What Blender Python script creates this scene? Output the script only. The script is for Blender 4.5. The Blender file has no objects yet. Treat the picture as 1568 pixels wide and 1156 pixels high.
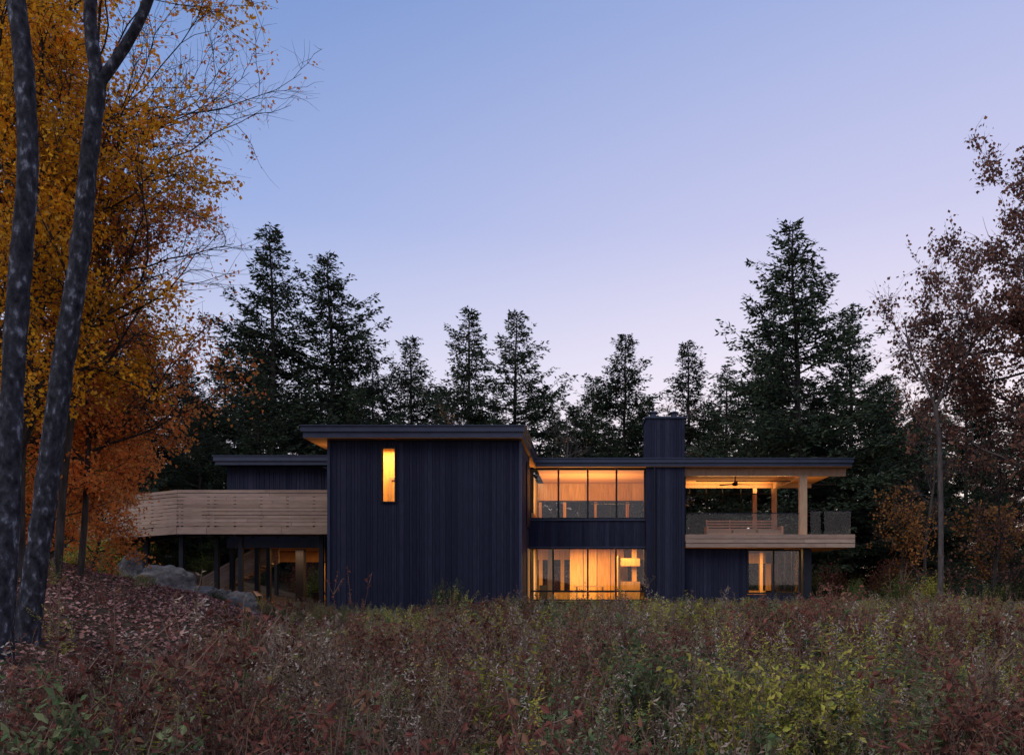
import bpy, math, random
import numpy as np
from mathutils import noise as mn, Vector

rng = np.random.default_rng(7)
random.seed(7)
scene = bpy.context.scene
COL = scene.collection

# ------------------------------------------------------------------ mesh helpers
def mesh_np(name, V, F, mats, midx=None, smooth=False):
    V = np.asarray(V, dtype=np.float32).reshape(-1, 3)
    F = np.asarray(F, dtype=np.int32).reshape(-1, 4)
    me = bpy.data.meshes.new(name)
    me.vertices.add(len(V)); me.vertices.foreach_set('co', V.ravel())
    me.loops.add(F.size); me.loops.foreach_set('vertex_index', F.ravel())
    me.polygons.add(len(F))
    me.polygons.foreach_set('loop_start', np.arange(0, F.size, 4, dtype=np.int32))
    for m in mats: me.materials.append(m)
    if midx is not None: me.polygons.foreach_set('material_index', np.asarray(midx, dtype=np.int32))
    me.polygons.foreach_set('use_smooth', np.full(len(F), bool(smooth), dtype=bool))
    me.update(calc_edges=True); me.validate()
    return me

class Acc:
    def __init__(s): s.V=[]; s.F=[]; s.M=[]; s.n=0
    def add(s, V, F, m=0):
        V=np.asarray(V,float).reshape(-1,3); F=np.asarray(F,int).reshape(-1,4)
        if len(V)==0: return
        s.V.append(V); s.F.append(F+s.n); s.M.append(np.full(len(F),m)); s.n+=len(V)
    def mesh(s,name,mats,smooth=False):
        return mesh_np(name,np.concatenate(s.V),np.concatenate(s.F),mats,np.concatenate(s.M),smooth)

def link(name, me, parent=None, loc=(0,0,0), rot=(0,0,0), scl=1.0, coll=None):
    ob=bpy.data.objects.new(name, me); ob.location=loc; ob.rotation_euler=rot
    ob.scale=(scl,scl,scl) if not hasattr(scl,'__len__') else scl
    (coll or COL).objects.link(ob)
    if parent: ob.parent=parent
    return ob
def empty(name):
    e=bpy.data.objects.new(name,None); COL.objects.link(e); e.empty_display_size=.5; return e

BF=np.array([[0,1,2,3],[7,6,5,4],[0,4,5,1],[1,5,6,2],[2,6,7,3],[3,7,4,0]])[:, ::-1]
def boxv(x0,x1,y0,y1,z0,z1):
    return np.array([[x0,y0,z0],[x1,y0,z0],[x1,y1,z0],[x0,y1,z0],[x0,y0,z1],[x1,y0,z1],[x1,y1,z1],[x0,y1,z1]],float)
def boxes(name,parent,mat,lst):
    a=Acc()
    for b in lst: a.add(boxv(*b),BF)
    return link(name,a.mesh(name,[mat]),parent)

def norm(a): return a/np.maximum(np.linalg.norm(a,axis=-1,keepdims=True),1e-9)
def segs(A,B,ra,rb,k=3):
    A=np.asarray(A,float).reshape(-1,3);B=np.asarray(B,float).reshape(-1,3);n=len(A)
    ra=np.broadcast_to(ra,(n,));rb=np.broadcast_to(rb,(n,))
    d=norm(B-A); ref=np.where(np.abs(d[:,2:3])<.9,np.array([[0,0,1.]]),np.array([[1.,0,0]]))
    u=norm(np.cross(d,ref)); v=np.cross(d,u)
    an=np.arange(k)*2*np.pi/k
    ring=u[:,None,:]*np.cos(an)[None,:,None]+v[:,None,:]*np.sin(an)[None,:,None]
    V=np.concatenate([A[:,None,:]+ring*ra[:,None,None],B[:,None,:]+ring*rb[:,None,None]],axis=1)
    i=np.arange(k); j=(i+1)%k
    f=np.stack([i,j,j+k,i+k],1)
    F=(f[None]+(np.arange(n)*2*k)[:,None,None])
    return V.reshape(-1,3),F.reshape(-1,4)
def tube(P,R,k=10,wob=0.0):
    P=np.asarray(P,float);n=len(P);R=np.asarray(R,float)
    t=norm(np.gradient(P,axis=0)); ref=np.array([0.,1,0]) if abs(t[0][2])>.5 else np.array([0,0,1.])
    u=norm(np.cross(t,ref)); v=np.cross(t,u); an=np.arange(k)*2*np.pi/k
    rr=R[:,None]*(1+wob*rng.normal(size=(n,k)))
    V=P[:,None]+(u[:,None]*np.cos(an)[None,:,None]+v[:,None]*np.sin(an)[None,:,None])*rr[:,:,None]
    F=[]
    for a in range(n-1):
        for i in range(k):
            j=(i+1)%k; F.append([a*k+i,a*k+j,(a+1)*k+j,(a+1)*k+i])
    return V.reshape(-1,3),np.array(F)
def leaves(C,L,W,D=None,fold=.15,r=None):
    r=r or rng
    C=np.asarray(C,float).reshape(-1,3);n=len(C)
    if D is None: D=r.normal(size=(n,3))
    D=norm(D); N=norm(r.normal(size=(n,3))); S=norm(np.cross(D,N)); N=np.cross(S,D)
    L=np.broadcast_to(L,(n,))[:,None];W=np.broadcast_to(W,(n,))[:,None]
    m=C+D*L*.45
    V=np.stack([C,m+S*W*.5+N*L*fold,C+D*L,m-S*W*.5+N*L*fold],1)
    F=np.arange(n*4).reshape(n,4)
    return V.reshape(-1,3),F
def catmull(P,R,m=6):
    P=np.asarray(P,float);R=np.asarray(R,float)
    Q=np.vstack([2*P[0]-P[1],P,2*P[-1]-P[-2]]);out=[];ro=[]
    for i in range(len(P)-1):
        p0,p1,p2,p3=Q[i:i+4]
        for t in np.arange(m)/m:
            out.append(.5*(2*p1+(p2-p0)*t+(2*p0-5*p1+4*p2-p3)*t*t+(3*p1-p0-3*p2+p3)*t**3)); ro.append(R[i]*(1-t)+R[i+1]*t)
    out.append(P[-1]);ro.append(R[-1]); return np.array(out),np.array(ro)

# ------------------------------------------------------------------ materials
def newmat(name):
    m=bpy.data.materials.new(name); m.use_nodes=True; nt=m.node_tree; nt.nodes.clear()
    o=nt.nodes.new('ShaderNodeOutputMaterial'); return m,nt,o
def ramp(nt,cols,inp,pos=None):
    r=nt.nodes.new('ShaderNodeValToRGB'); e=r.color_ramp.elements
    n=len(cols)
    while len(e)<n: e.new(.5)
    for i,c in enumerate(cols):
        e[i].position=(i/(n-1) if pos is None else pos[i]); e[i].color=(*c,1)
    nt.links.new(inp,r.inputs[0]); return r.outputs[0]
def noise_n(nt,scale,detail=4,stretch=None,coord='Object',rough=.55):
    tc=nt.nodes.new('ShaderNodeTexCoord'); out=tc.outputs[coord]
    if stretch:
        mp=nt.nodes.new('ShaderNodeMapping'); mp.inputs['Scale'].default_value=stretch
        nt.links.new(out,mp.inputs[0]); out=mp.outputs[0]
    n=nt.nodes.new('ShaderNodeTexNoise'); n.inputs['Scale'].default_value=scale; n.inputs['Detail'].default_value=detail
    n.inputs['Roughness'].default_value=rough
    nt.links.new(out,n.inputs['Vector']); return n.outputs['Fac']
def mul(nt,c,f,lo,hi,a=.3,b=.7):
    mr=nt.nodes.new('ShaderNodeMapRange'); mr.inputs[1].default_value=a;mr.inputs[2].default_value=b
    mr.inputs[3].default_value=lo;mr.inputs[4].default_value=hi
    nt.links.new(f,mr.inputs[0])
    v=nt.nodes.new('ShaderNodeVectorMath'); v.operation='SCALE'
    nt.links.new(c,v.inputs[0]); nt.links.new(mr.outputs[0],v.inputs['Scale']); return v.outputs[0]
def island(nt):
    g=nt.nodes.new('ShaderNodeNewGeometry'); return g.outputs['Random Per Island']
def leafmat(name,cols,transl=.4,nscale=.5,lo=.55,hi=1.3,objvar=.3):
    m,nt,o=newmat(name)
    c=ramp(nt,cols,island(nt))
    if transl>0: c=mul(nt,c,noise_n(nt,nscale,2),lo,hi)
    oi=nt.nodes.new('ShaderNodeObjectInfo'); c=mul(nt,c,oi.outputs['Random'],1-objvar,1+objvar,0,1)
    d=nt.nodes.new('ShaderNodeBsdfDiffuse'); nt.links.new(c,d.inputs[0])
    if transl<=0:
        nt.links.new(d.outputs[0],o.inputs[0]); return m
    t=nt.nodes.new('ShaderNodeBsdfTranslucent');mx=nt.nodes.new('ShaderNodeMixShader')
    mx.inputs[0].default_value=transl
    nt.links.new(c,t.inputs[0]);nt.links.new(d.outputs[0],mx.inputs[1]);nt.links.new(t.outputs[0],mx.inputs[2])
    nt.links.new(mx.outputs[0],o.inputs[0]); return m
def surf(name,cols,scale=4,stretch=None,rough=.7,isl=None,bump=0.0,metal=0,detail=6,pos=None,spec=.5,lo=.8,hi=1.2):
    m,nt,o=newmat(name); p=nt.nodes.new('ShaderNodeBsdfPrincipled')
    nz=noise_n(nt,scale,detail,stretch)
    if isl:
        c=ramp(nt,isl,island(nt)); c=mul(nt,c,nz,lo,hi)
    else: c=ramp(nt,cols,nz,pos or [.3+.4*i/(len(cols)-1) for i in range(len(cols))])
    nt.links.new(c,p.inputs['Base Color']); p.inputs['Roughness'].default_value=rough; p.inputs['Metallic'].default_value=metal
    p.inputs['Specular IOR Level'].default_value=spec
    if bump:
        b=nt.nodes.new('ShaderNodeBump'); b.inputs['Strength'].default_value=bump; b.inputs['Distance'].default_value=.05
        nt.links.new(nz,b.inputs['Height']); nt.links.new(b.outputs[0],p.inputs['Normal'])
    nt.links.new(p.outputs[0],o.inputs[0]); return m
def glassmat(name,refl=.1,tint=(.97,.98,.98)):
    m,nt,o=newmat(name); t=nt.nodes.new('ShaderNodeBsdfTransparent'); t.inputs[0].default_value=(*tint,1)
    g=nt.nodes.new('ShaderNodeBsdfGlossy'); g.inputs['Roughness'].default_value=.02; g.inputs[0].default_value=(1,1,1,1)
    mx=nt.nodes.new('ShaderNodeMixShader'); mx.inputs[0].default_value=refl
    nt.links.new(t.outputs[0],mx.inputs[1]);nt.links.new(g.outputs[0],mx.inputs[2]);nt.links.new(mx.outputs[0],o.inputs[0]); return m

M_siding=surf('dark_siding',None,scale=3,stretch=(6,6,.6),rough=.8,spec=.12,isl=[(.014,.016,.034),(.024,.027,.050),(.018,.020,.042),(.031,.034,.060)],lo=.75,hi=1.2)
M_metal=surf('dark_metal_trim',[(.026,.036,.068),(.040,.050,.088)],scale=2,rough=.45,spec=.3)
M_frame=surf('window_frame_black',[(.010,.012,.018),(.016,.019,.028)],scale=5,rough=.55,spec=.2)
M_cedar=surf('cedar_boards',None,scale=3,stretch=(.7,.7,3),rough=.85,isl=[(.27,.19,.15),(.36,.26,.205),(.30,.215,.17),(.40,.295,.24)],lo=.82,hi=1.12,spec=.1)
M_soffit=surf('cedar_soffit',None,scale=3,stretch=(1,8,1),rough=.7,isl=[(.46,.23,.10),(.55,.29,.13)],lo=.8,hi=1.15,spec=.15)
M_intwood=surf('interior_fir_panel',None,scale=2,stretch=(6,6,.7),rough=.75,isl=[(.58,.33,.11),(.68,.41,.16),(.48,.26,.085)],lo=.75,hi=1.15,spec=.1)
M_timber=surf('fir_timber',[(.36,.23,.15),(.48,.33,.22)],scale=3,stretch=(4,4,.6),rough=.7,spec=.15)
M_plaster=surf('plaster',[(.6,.5,.38),(.66,.56,.44)],scale=2,rough=.8)
M_concrete=surf('concrete',[(.08,.08,.085),(.15,.145,.14)],scale=2,rough=.9,bump=.2)
M_cushion=surf('cushion_fabric',[(.24,.19,.14),(.32,.25,.19)],scale=30,rough=.9)
M_glass=glassmat('window_glass',.028)
M_glass2=glassmat('railing_glass',.014)
M_bark=surf('bark_rough',[(.012,.012,.017),(.030,.030,.038),(.05,.052,.066),(.22,.24,.29)],scale=7,stretch=(1.5,1.5,.8),rough=.95,bump=1.0,detail=10,pos=[.3,.47,.58,.72],spec=.1)
M_bark2=surf('bark_dark',[(.022,.019,.017),(.07,.06,.054)],scale=5,stretch=(2,2,.4),rough=.95,bump=.5,spec=.1)
M_barkp=surf('bark_pale',[(.05,.042,.04),(.12,.10,.095)],scale=6,stretch=(2,2,.5),rough=.95,bump=.5,spec=.1)
M_needle=leafmat('pine_needles',[(.025,.038,.028),(.038,.054,.034),(.058,.074,.042),(.032,.046,.038)],0,.35,.5,1.5,.35)
M_yellow=leafmat('yellow_leaves',[(.78,.34,.02),(.90,.50,.04),(.82,.40,.03),(.62,.22,.02),(.92,.58,.10)],.5,.5,.6,1.2,.08)
M_orange=leafmat('orange_leaves',[(.80,.24,.06),(.88,.36,.09),(.65,.17,.05),(.85,.44,.14)],.5,.6,.6,1.2,.08)
M_maroon=leafmat('maroon_leaves',[(.17,.08,.06),(.26,.13,.09),(.13,.06,.05),(.33,.18,.12)],.35,.6,.6,1.3,.1)
M_green=leafmat('shrub_leaves',[(.03,.05,.02),(.06,.08,.03),(.08,.1,.03),(.1,.09,.03)],0,.8,.6,1.3,.4)
M_litter=leafmat('fallen_leaf',[(.24,.11,.10),(.36,.18,.16),(.16,.075,.07),(.46,.28,.24),(.28,.14,.09)],.05,.5,.6,1.2,0)
M_stem=surf('weed_stem',[(.12,.075,.055),(.20,.13,.09)],scale=8,rough=.9,spec=.1)
W_gold=leafmat('goldenrod_leaves',[(.22,.25,.05),(.33,.32,.06),(.46,.40,.08),(.26,.22,.08)],.25,2,.8,1.2,.4)
W_olive=leafmat('olive_leaves',[(.07,.115,.05),(.12,.17,.07),(.20,.22,.10),(.11,.12,.07)],.25,2,.8,1.2,.45)
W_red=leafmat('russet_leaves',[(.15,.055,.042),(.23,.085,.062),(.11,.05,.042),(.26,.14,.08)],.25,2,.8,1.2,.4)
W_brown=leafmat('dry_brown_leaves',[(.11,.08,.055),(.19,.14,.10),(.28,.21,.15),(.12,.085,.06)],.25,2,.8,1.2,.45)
W_plume=leafmat('seed_heads',[(.30,.25,.20),(.42,.36,.30),(.22,.18,.15)],0,2,.8,1.2,.3)
W_grass=leafmat('grass_blades',[(.15,.17,.06),(.26,.25,.10),(.36,.31,.16),(.18,.13,.08)],0,2,.7,1.2,.4)

# ------------------------------------------------------------------ terrain
def sst(t): t=np.clip(t,0,1); return t*t*(3-2*t)
def height(x,y):
    x=np.asarray(x,float);y=np.asarray(y,float)
    b=.25*sst((y-8)/22)
    X0=-7.4-7.6*sst((y-20)/15)
    s=X0-x; s=np.where(s>4,s,np.log1p(np.exp(np.clip(s*1.6,-30,30)))/1.6)
    k=.36*s; k=4.6*(1-np.exp(-k/4.6))
    bump=.05*np.sin(x*1.3+.7*y)+.06*np.sin(.45*x-.8*y+1)+.03*np.sin(2.7*x+1.9*y)
    near=np.exp(-((x)**2+(y-38)**2)/9000.)
    return b+k+bump*near
M_ground=surf('ground_soil',[(.03,.025,.016),(.06,.045,.03),(.085,.055,.04)],scale=1.5,rough=1,bump=.5,spec=.1)
def axis_c(c,lo,hi,n):
    t=np.linspace(np.arcsinh((lo-c)/12),np.arcsinh((hi-c)/12),n); return c+12*np.sinh(t)
xs=axis_c(-6,-1500,1500,260); ys=axis_c(22,-300,3000,260)
XX,YY=np.meshgrid(xs,ys); ZZ=height(XX,YY)
V=np.stack([XX,YY,ZZ],-1).reshape(-1,3); nx=len(xs)
ii,jj=np.meshgrid(np.arange(nx-1),np.arange(len(ys)-1)); a=(jj*nx+ii).ravel()
link('ground',mesh_np('ground',V,np.stack([a,a+1,a+1+nx,a+nx],1),[M_ground],smooth=True))

# ------------------------------------------------------------------ house
H=empty('modern_house')
def siding_x(name,x0,x1,y,z0,z1,face=-1,th=.14,mat=None,parent=H,holes=()):
    l=[]; x=x0
    r=random.Random(name)
    while x<x1-.01:
        w=r.choice([.10,.15,.2,.24]); w=min(w,x1-x)
        j=r.uniform(0,.014)
        segz=[(z0,z1)]
        for (hx0,hx1,hz0,hz1) in holes:
            if x+w/2>hx0 and x+w/2<hx1: segz=[(z0,hz0),(hz1,z1)]
        for (a_,b_) in segz:
            ys_=(y-j,y+.02) if face<0 else (y-.02,y+j)
            l.append((x,x+w-.016,ys_[0],ys_[1],a_,b_))
        x+=w
    boxes(name,parent,mat or M_siding,l)
    ya,yb=(y+.021,y+th) if face<0 else (y-th,y-.021)
    if not holes: bk=[(x0,x1,ya,yb,z0,z1)]
    else:
        hx0,hx1,hz0,hz1=holes[0]
        bk=[(x0,hx0,ya,yb,z0,z1),(hx1,x1,ya,yb,z0,z1),(hx0,hx1,ya,yb,z0,hz0),(hx0,hx1,ya,yb,hz1,z1)]
    boxes(name+'_backing',parent,M_frame,bk)
def siding_y(name,y0,y1,x,z0,z1,face=1,th=.14,parent=H):
    l=[];y=y0;r=random.Random(name)
    while y<y1-.01:
        w=min(r.choice([.10,.15,.2,.24]),y1-y); j=r.uniform(0,.014)
        l.append(((x-.02,x+j) if face>0 else (x-j,x+.02))+(y,y+w-.016,z0,z1)); y+=w
    boxes(name,parent,M_siding,l)
    boxes(name+'_backing',parent,M_frame,[((x-th,x-.021) if face>0 else (x+.021,x+th))+(y0,y1,z0,z1)])
def soffit(name,x0,x1,y0,y1,z,mat=None):
    l=[];y=y0
    while y<y1-.01:
        w=min(.13,y1-y); l.append((x0,x1,y,y+w-.006,z-.018,z)); y+=w
    boxes(name,H,mat or M_soffit,l)

BX0,BX1=-10.73,-2.78
wh=(-8.53,-7.97,5.0,7.2)
siding_x('block_front_wall',BX0,BX1,33.0,.05,7.54,holes=[wh])
siding_y('block_right_wall',33.0,37.98,BX1,.05,7.54)
siding_y('block_left_wall',33.0,41,BX0,.05,7.54,face=-1)
siding_x('block_back_wall',BX0,BX1,41,.05,7.54,face=1)
boxes('block_roof',H,M_metal,[(-11.69,-2.58,32.4,41.5,7.80,8.02),(-11.62,-2.65,32.47,41.43,7.57,7.80),(-11.74,-2.53,32.35,41.55,8.02,8.06)])
soffit('block_soffit',-11.6,-2.67,32.49,41.4,7.565)
boxes('corner_trim',H,M_metal,[(BX1-.06,BX1+.05,32.94,33.05,.05,7.54),(BX0-.05,BX0+.06,32.94,33.05,.05,7.54)])
boxes('slot_window_frame',H,M_frame,[(wh[0]-.05,wh[0]+.02,32.93,33.16,wh[2]-.04,wh[3]+.04),(wh[1]-.02,wh[1]+.05,32.93,33.16,wh[2]-.04,wh[3]+.04),(wh[0]+.02,wh[1]-.02,32.93,33.16,wh[2]-.05,wh[2]+.01),(wh[0]+.02,wh[1]-.02,32.93,33.16,wh[3]-.01,wh[3]+.05)])
boxes('slot_window_glass',H,M_glass2,[(wh[0]+.02,wh[1]-.02,33.07,33.08,wh[2]+.01,wh[3]-.01)])
boxes('block_room',H,M_intwood,[(-10.5,-6.3,34.6,34.7,3.9,7.4),(-6.4,-6.3,33.16,34.6,3.9,7.4),(-10.5,-10.4,33.16,34.6,3.9,7.4),(-10.4,-6.4,33.16,34.6,3.8,3.9),(-10.4,-6.4,33.16,34.6,7.4,7.5)])
boxes('block_room_door_casing',H,M_timber,[(-8.62,-8.52,34.55,34.59,3.9,6.2),(-8.52,-7.6,34.55,34.59,6.1,6.2)])
boxes('side_door',H,M_intwood,[(BX1+.03,BX1+.07,36.2,37.3,.7,3.2)])
boxes('side_window',H,M_frame,[(BX1+.03,BX1+.06,35.9,37.6,4.2,7.1)])
# left wing
siding_x('left_wing_wall',-17.2,BX0-.05,38,3.86,7.2)
siding_y('left_wing_side_wall',38.0,43.5,-17.2,3.86,7.2,face=-1)
boxes('left_wing_roof',H,M_metal,[(-17.6,-11.76,37.4,44,7.36,7.58),(-17.53,-11.76,37.47,43.9,7.18,7.36),(-17.64,-11.76,37.36,44.04,7.58,7.62)])
boxes('left_wing_beam',H,M_metal,[(-17.2,BX0-.05,37.95,38.2,3.3,3.84),(-17.2,BX0-.05,43.2,43.45,3.3,3.84),(-17.2,-17,38.2,43.2,3.3,3.84)])
soffit('carport_ceiling',-16.98,BX0-.06,38.22,43.18,3.35)
boxes('carport_header',H,M_soffit,[(-17.2,-10.85,43.05,43.15,2.75,3.32)])
boxes('carport_columns',H,M_frame,[(-17.1,-16.9,38.0,38.2,.2,3.3),(-15.9,-15.7,38.0,38.2,.2,3.3),(-15.3,-15.12,37.9,38.08,.2,3.3),(-12.2,-12.05,37.0,37.15,.2,3.75),(-17.0,-16.85,43.2,43.4,.2,3.3),(-13.5,-13.3,43.2,43.4,.2,3.3)])
boxes('carport_pier',H,M_siding,[(-14.9,-14.5,40.6,41.0,.2,3.32)])
boxes('carport_rear_wall',H,M_siding,[(-11.5,-10.8,42.9,43.0,.2,2.74)])
# glazed entry room at the back of the undercroft
boxes('entry_glazing_frames',H,M_frame,[(x,x+.06,42.5,42.58,.42,2.74) for x in (-14.2,-13.3,-12.4,-11.56)]+[(-14.2,-11.5,42.49,42.59,2.70,2.78),(-14.2,-11.5,42.49,42.59,1.0,1.06)])
boxes('entry_back_wall',H,M_intwood,[(-14.2,-12.9,42.95,43.02,.42,2.74),(-12.1,-11.5,42.95,43.02,.42,2.74)])
boxes('carport_slab',H,M_concrete,[(-17.4,BX0-.1,37.6,43.6,.1,.42)])
boxes('carport_table',H,M_frame,[(-13.9,-12.6,40,40.8,1.1,1.16),(-13.8,-13.7,40.1,40.7,.42,1.1),(-12.8,-12.7,40.1,40.7,.42,1.1)])

# wing (right)
GX=[BX1+.02,-1.4,0,1.37,2.74]; WY=38.0
boxes('wing_roof',H,M_metal,[(-2.52,12.5,37.4,44.6,7.28,7.46),(-2.45,12.43,37.47,44.53,7.12,7.28),(-2.52,12.54,37.36,44.64,7.46,7.5)])
soffit('wing_soffit',-2.44,12.42,37.49,44.5,7.115)
fr=[]
for (z0,z1,xsx) in ((4.66,7.09,GX),(.77,3.32,[GX[0],-1.65,0,1.34,GX[4]])):
    for i,x in enumerate(xsx):
        w=.085 if 0<i<4 else .10
        fr.append((x-w/2,x+w/2,WY-.05,WY+.08,z0,z1))
    for i in range(4):
        a0,a1=xsx[i]+.05,xsx[i+1]-.05
        fr.append((a0,a1,WY-.045,WY+.075,z0,z0+.08)); fr.append((a0,a1,WY-.045,WY+.075,z1-.08,z1))
        if z0<2: fr.append((a0,a1,WY-.04,WY+.07,1.2,1.28))
boxes('wing_window_frames',H,M_frame,fr)
boxes('wing_window_glass',H,M_glass,[(GX[0],GX[4],WY+.02,WY+.03,4.7,7.05),(GX[0],GX[4],WY+.02,WY+.03,.8,3.28)])
siding_x('spandrel_wall',GX[0],GX[4],WY-.02,3.34,4.64)
boxes('spandrel_trim',H,M_metal,[(GX[0],GX[4],WY-.09,WY-.055,3.30,3.36),(GX[0],GX[4],WY-.09,WY-.055,4.6,4.66)])
boxes('wing_foundation',H,M_frame,[(GX[0],GX[4],WY-.02,WY+.2,-.2,.76),(4.6,10.3,WY+.02,WY+.2,-.2,.5)])
# chimney
siding_x('chimney_tower_wall',2.76,4.58,37.62,.1,9.4)
siding_y('chimney_right_wall',37.62,39.2,4.58,.1,9.4); siding_y('chimney_left_wall',37.62,39.2,2.76,.1,9.4,face=-1)
siding_x('chimney_rear_wall',2.76,4.58,39.2,.1,9.4,face=1)
boxes('chimney_cap',H,M_metal,[(2.7,4.64,37.55,39.27,9.4,9.48)])
a_=Acc()
for cx in (3.15,4.15):
    v,f=tube([(cx,38.2,9.48),(cx,38.2,9.75)],[.13,.13],12);a_.add(v,f)
    v,f=tube([(cx,38.2,9.76),(cx,38.2,9.80),(cx,38.2,9.86)],[.22,.22,.02],12);a_.add(v,f)
link('chimney_flues',a_.mesh('chimney_flues',[M_metal]),H)
a_=Acc(); v,f=tube([(3.15,37.5,.3),(3.15,37.5,7.1)],[.05,.05],8);a_.add(v,f)
link('downpipe',a_.mesh('downpipe',[M_frame]),H)
# floors & interior
boxes('upper_floor_slab',H,M_timber,[(GX[0],4.4,WY+.15,44.1,3.45,3.9)])
boxes('lower_floor_slab',H,M_concrete,[(GX[0],10.3,WY+.2,44.1,.3,.72)])
soffit('lower_room_ceiling',GX[0],4.4,WY+.16,44.0,3.44,M_intwood)
def panels(name,x0,x1,y,z0,z1,w=.9,mat=None,gap=.012):
    l=[];x=x0
    while x<x1-.02:
        ww=min(w,x1-x); l.append((x,x+ww-gap,y,y+.08,z0,z1)); x+=ww
    boxes(name,H,mat or M_intwood,l)
panels('upper_back_header',GX[0],4.5,43.9,6.1,7.09,1.3)
panels('upper_back_sill',GX[0],4.5,43.9,3.9,4.6,1.3)
boxes('upper_back_posts',H,M_intwood,[(x,x+.16,43.86,44.0,4.6,6.1) for x in (-2.7,-1.35,.35,2.1,4.2)])
boxes('upper_back_mullions',H,M_frame,[(x,x+.06,43.9,43.96,4.6,6.1) for x in (-2.0,-.5,1.2,3.1)]+[(-2.7,4.3,43.84,43.9,6.06,6.14)])
boxes('upper_partition',H,M_intwood,[(4.42,4.5,39.3,43.88,3.9,7.09),(-2.72,-2.62,38.4,41.2,3.9,5.0)])
boxes('upper_railing',H,M_frame,[(x,x+.025,39.6,39.62,3.9,5.55) for x in np.arange(.3,2.6,.14)]+[(.2,2.7,39.58,39.64,5.55,5.6)])
# lower back wall
panels('lower_back_wall',-.95,1.95,42.4,.72,3.42,.72)
panels('lower_back_wall_far',-2.76,4.4,43.95,2.9,3.42,1.2)
panels('lower_back_sill',-2.76,4.4,43.95,.72,1.1,1.2)
boxes('lower_back_posts',H,M_intwood,[(x,x+.2,43.9,44.05,1.1,2.9) for x in (-2.7,-1.5,2.0,3.2,4.2)])
boxes('lower_wood_posts',H,M_intwood,[(-1.95,-1.72,38.6,38.85,.72,3.4),(2.3,2.55,41.5,41.8,.72,3.4),(1.5,1.62,39.3,42.3,.72,3.0)])
boxes('lower_cabinet',H,M_intwood,[(1.65,2.7,41.2,41.48,.72,1.7),(1.65,2.7,41.2,41.48,2.5,2.9)])
boxes('lower_wall_reveals',H,M_frame,[(x,x+.02,42.37,42.395,.72,3.42) for x in (-.24,.48,1.2)]+[(-.95,1.95,42.365,42.395,1.15,1.18)])
boxes('lower_dark_box',H,M_frame,[(-2.6,-2.0,42.6,43.0,.72,1.5)])  # solid black box standing low at the left of the lower room
boxes('lower_table',H,M_timber,[(-.7,.9,40.3,41.1,1.42,1.48),(-.6,-.52,40.4,41.0,.72,1.42),(.72,.8,40.4,41.0,.72,1.42)])
boxes('wing_side_wall_inner',H,M_plaster,[(-2.95,-2.79,41.1,44.1,.7,7.1)])
# lower right part
siding_x('lower_right_wall',4.6,7.6,WY,.1,3.27)
xs4=[7.63,8.85,10.1]
fr=[(x-.045,x+.045,WY-.04,WY+.08,1.1,3.22) for x in xs4]+[(7.68,10.05,WY-.035,WY+.075,1.1,1.18),(7.68,10.05,WY-.035,WY+.075,3.15,3.22)]
fr+=[(10.12,10.2,y,y+.06,.72,3.22) for y in (39.5,41,42.5,43.9)]
boxes('lower_right_window_frames',H,M_frame,fr)
boxes('lower_right_glass',H,M_glass,[(7.66,10.07,WY+.02,WY+.03,1.17,3.16),(10.14,10.15,38.1,43.9,.8,3.2)])
siding_x('lower_right_sill_wall',7.6,10.2,WY,.1,1.08)
boxes('lower_right_post',H,M_frame,[(10.26,10.66,WY-.05,WY+.3,-.1,3.27),(10.3,10.55,43.5,43.8,-.1,3.27)])
boxes('lower_right_back',H,M_intwood,[(4.6,7.0,43.9,44,.7,3.27),(8.3,8.6,43.9,44.0,.7,3.27),(9.8,10.1,43.9,44.0,.7,3.27),(7.0,10.1,43.9,44.0,.7,1.2),(7.0,10.1,43.9,44,2.7,3.27),(9.15,9.3,42.3,42.6,.7,3.25),(4.6,7.7,40.8,40.9,.7,3.25)])
# deck
dk=[]
for k_,(z0,z1) in enumerate(((3.30,3.485),(3.51,3.69),(3.715,3.91))):
    x=4.6; r=random.Random(k_)
    while x<12.5:
        w=min(r.uniform(2,3.6),12.55-x); dk.append((x,x+w-.01,37.36+(.02 if k_==0 else 0),37.42,z0,z1)); x+=w
    dk.append((12.5,12.56,37.43,44.6,z0,z1))
boxes('deck_fascia',H,M_cedar,dk)
boxes('deck_floor',H,M_timber,[(4.6,12.5,37.43,44.6,3.6,3.9)])
soffit('deck_soffit',4.62,12.48,37.45,44.5,3.36,M_soffit)
boxes('porch_timbers',H,M_timber,[(4.6,12.3,37.95,38.15,6.72,7.09),(10.1,10.45,37.93,38.18,3.9,6.72),(10.15,10.4,43.8,44.05,3.9,6.85),(4.6,12.3,43.82,44.02,6.85,7.09),(10.17,10.37,38.18,43.8,6.76,7.09),(9.1,9.3,43.8,44,3.9,6.85)])
boxes('porch_mullions',H,M_frame,[(x,x+.05,37.98,38.06,3.9,6.72) for x in (4.62,)]+[(4.67,10.1,38.0,38.05,4.93,4.97)]+[(x,x+.04,43.86,43.92,3.9,6.85) for x in (5.6,6.5,7.4,8.4)]+[(4.67,10.1,43.86,43.91,4.95,4.99)])
boxes('porch_guard_glass',H,M_glass2,[(10.5,12.4,37.55,37.562,3.9,5.0),(12.4,12.412,37.6,44.4,3.9,5.0),(4.7,10.08,38.02,38.03,3.92,4.92)])
boxes('porch_guard_rail',H,M_frame,[(10.5,12.43,37.54,37.58,5.0,5.03),(12.39,12.43,37.6,44.4,5.0,5.03)])
S=empty('outdoor_sofa')
sb=[(6.1+i*1.25,6.1+i*1.25+1.15,40.2,40.9,4.15,4.30) for i in range(3)]
boxes('seat_cushions',S,M_cushion,sb)
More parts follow.
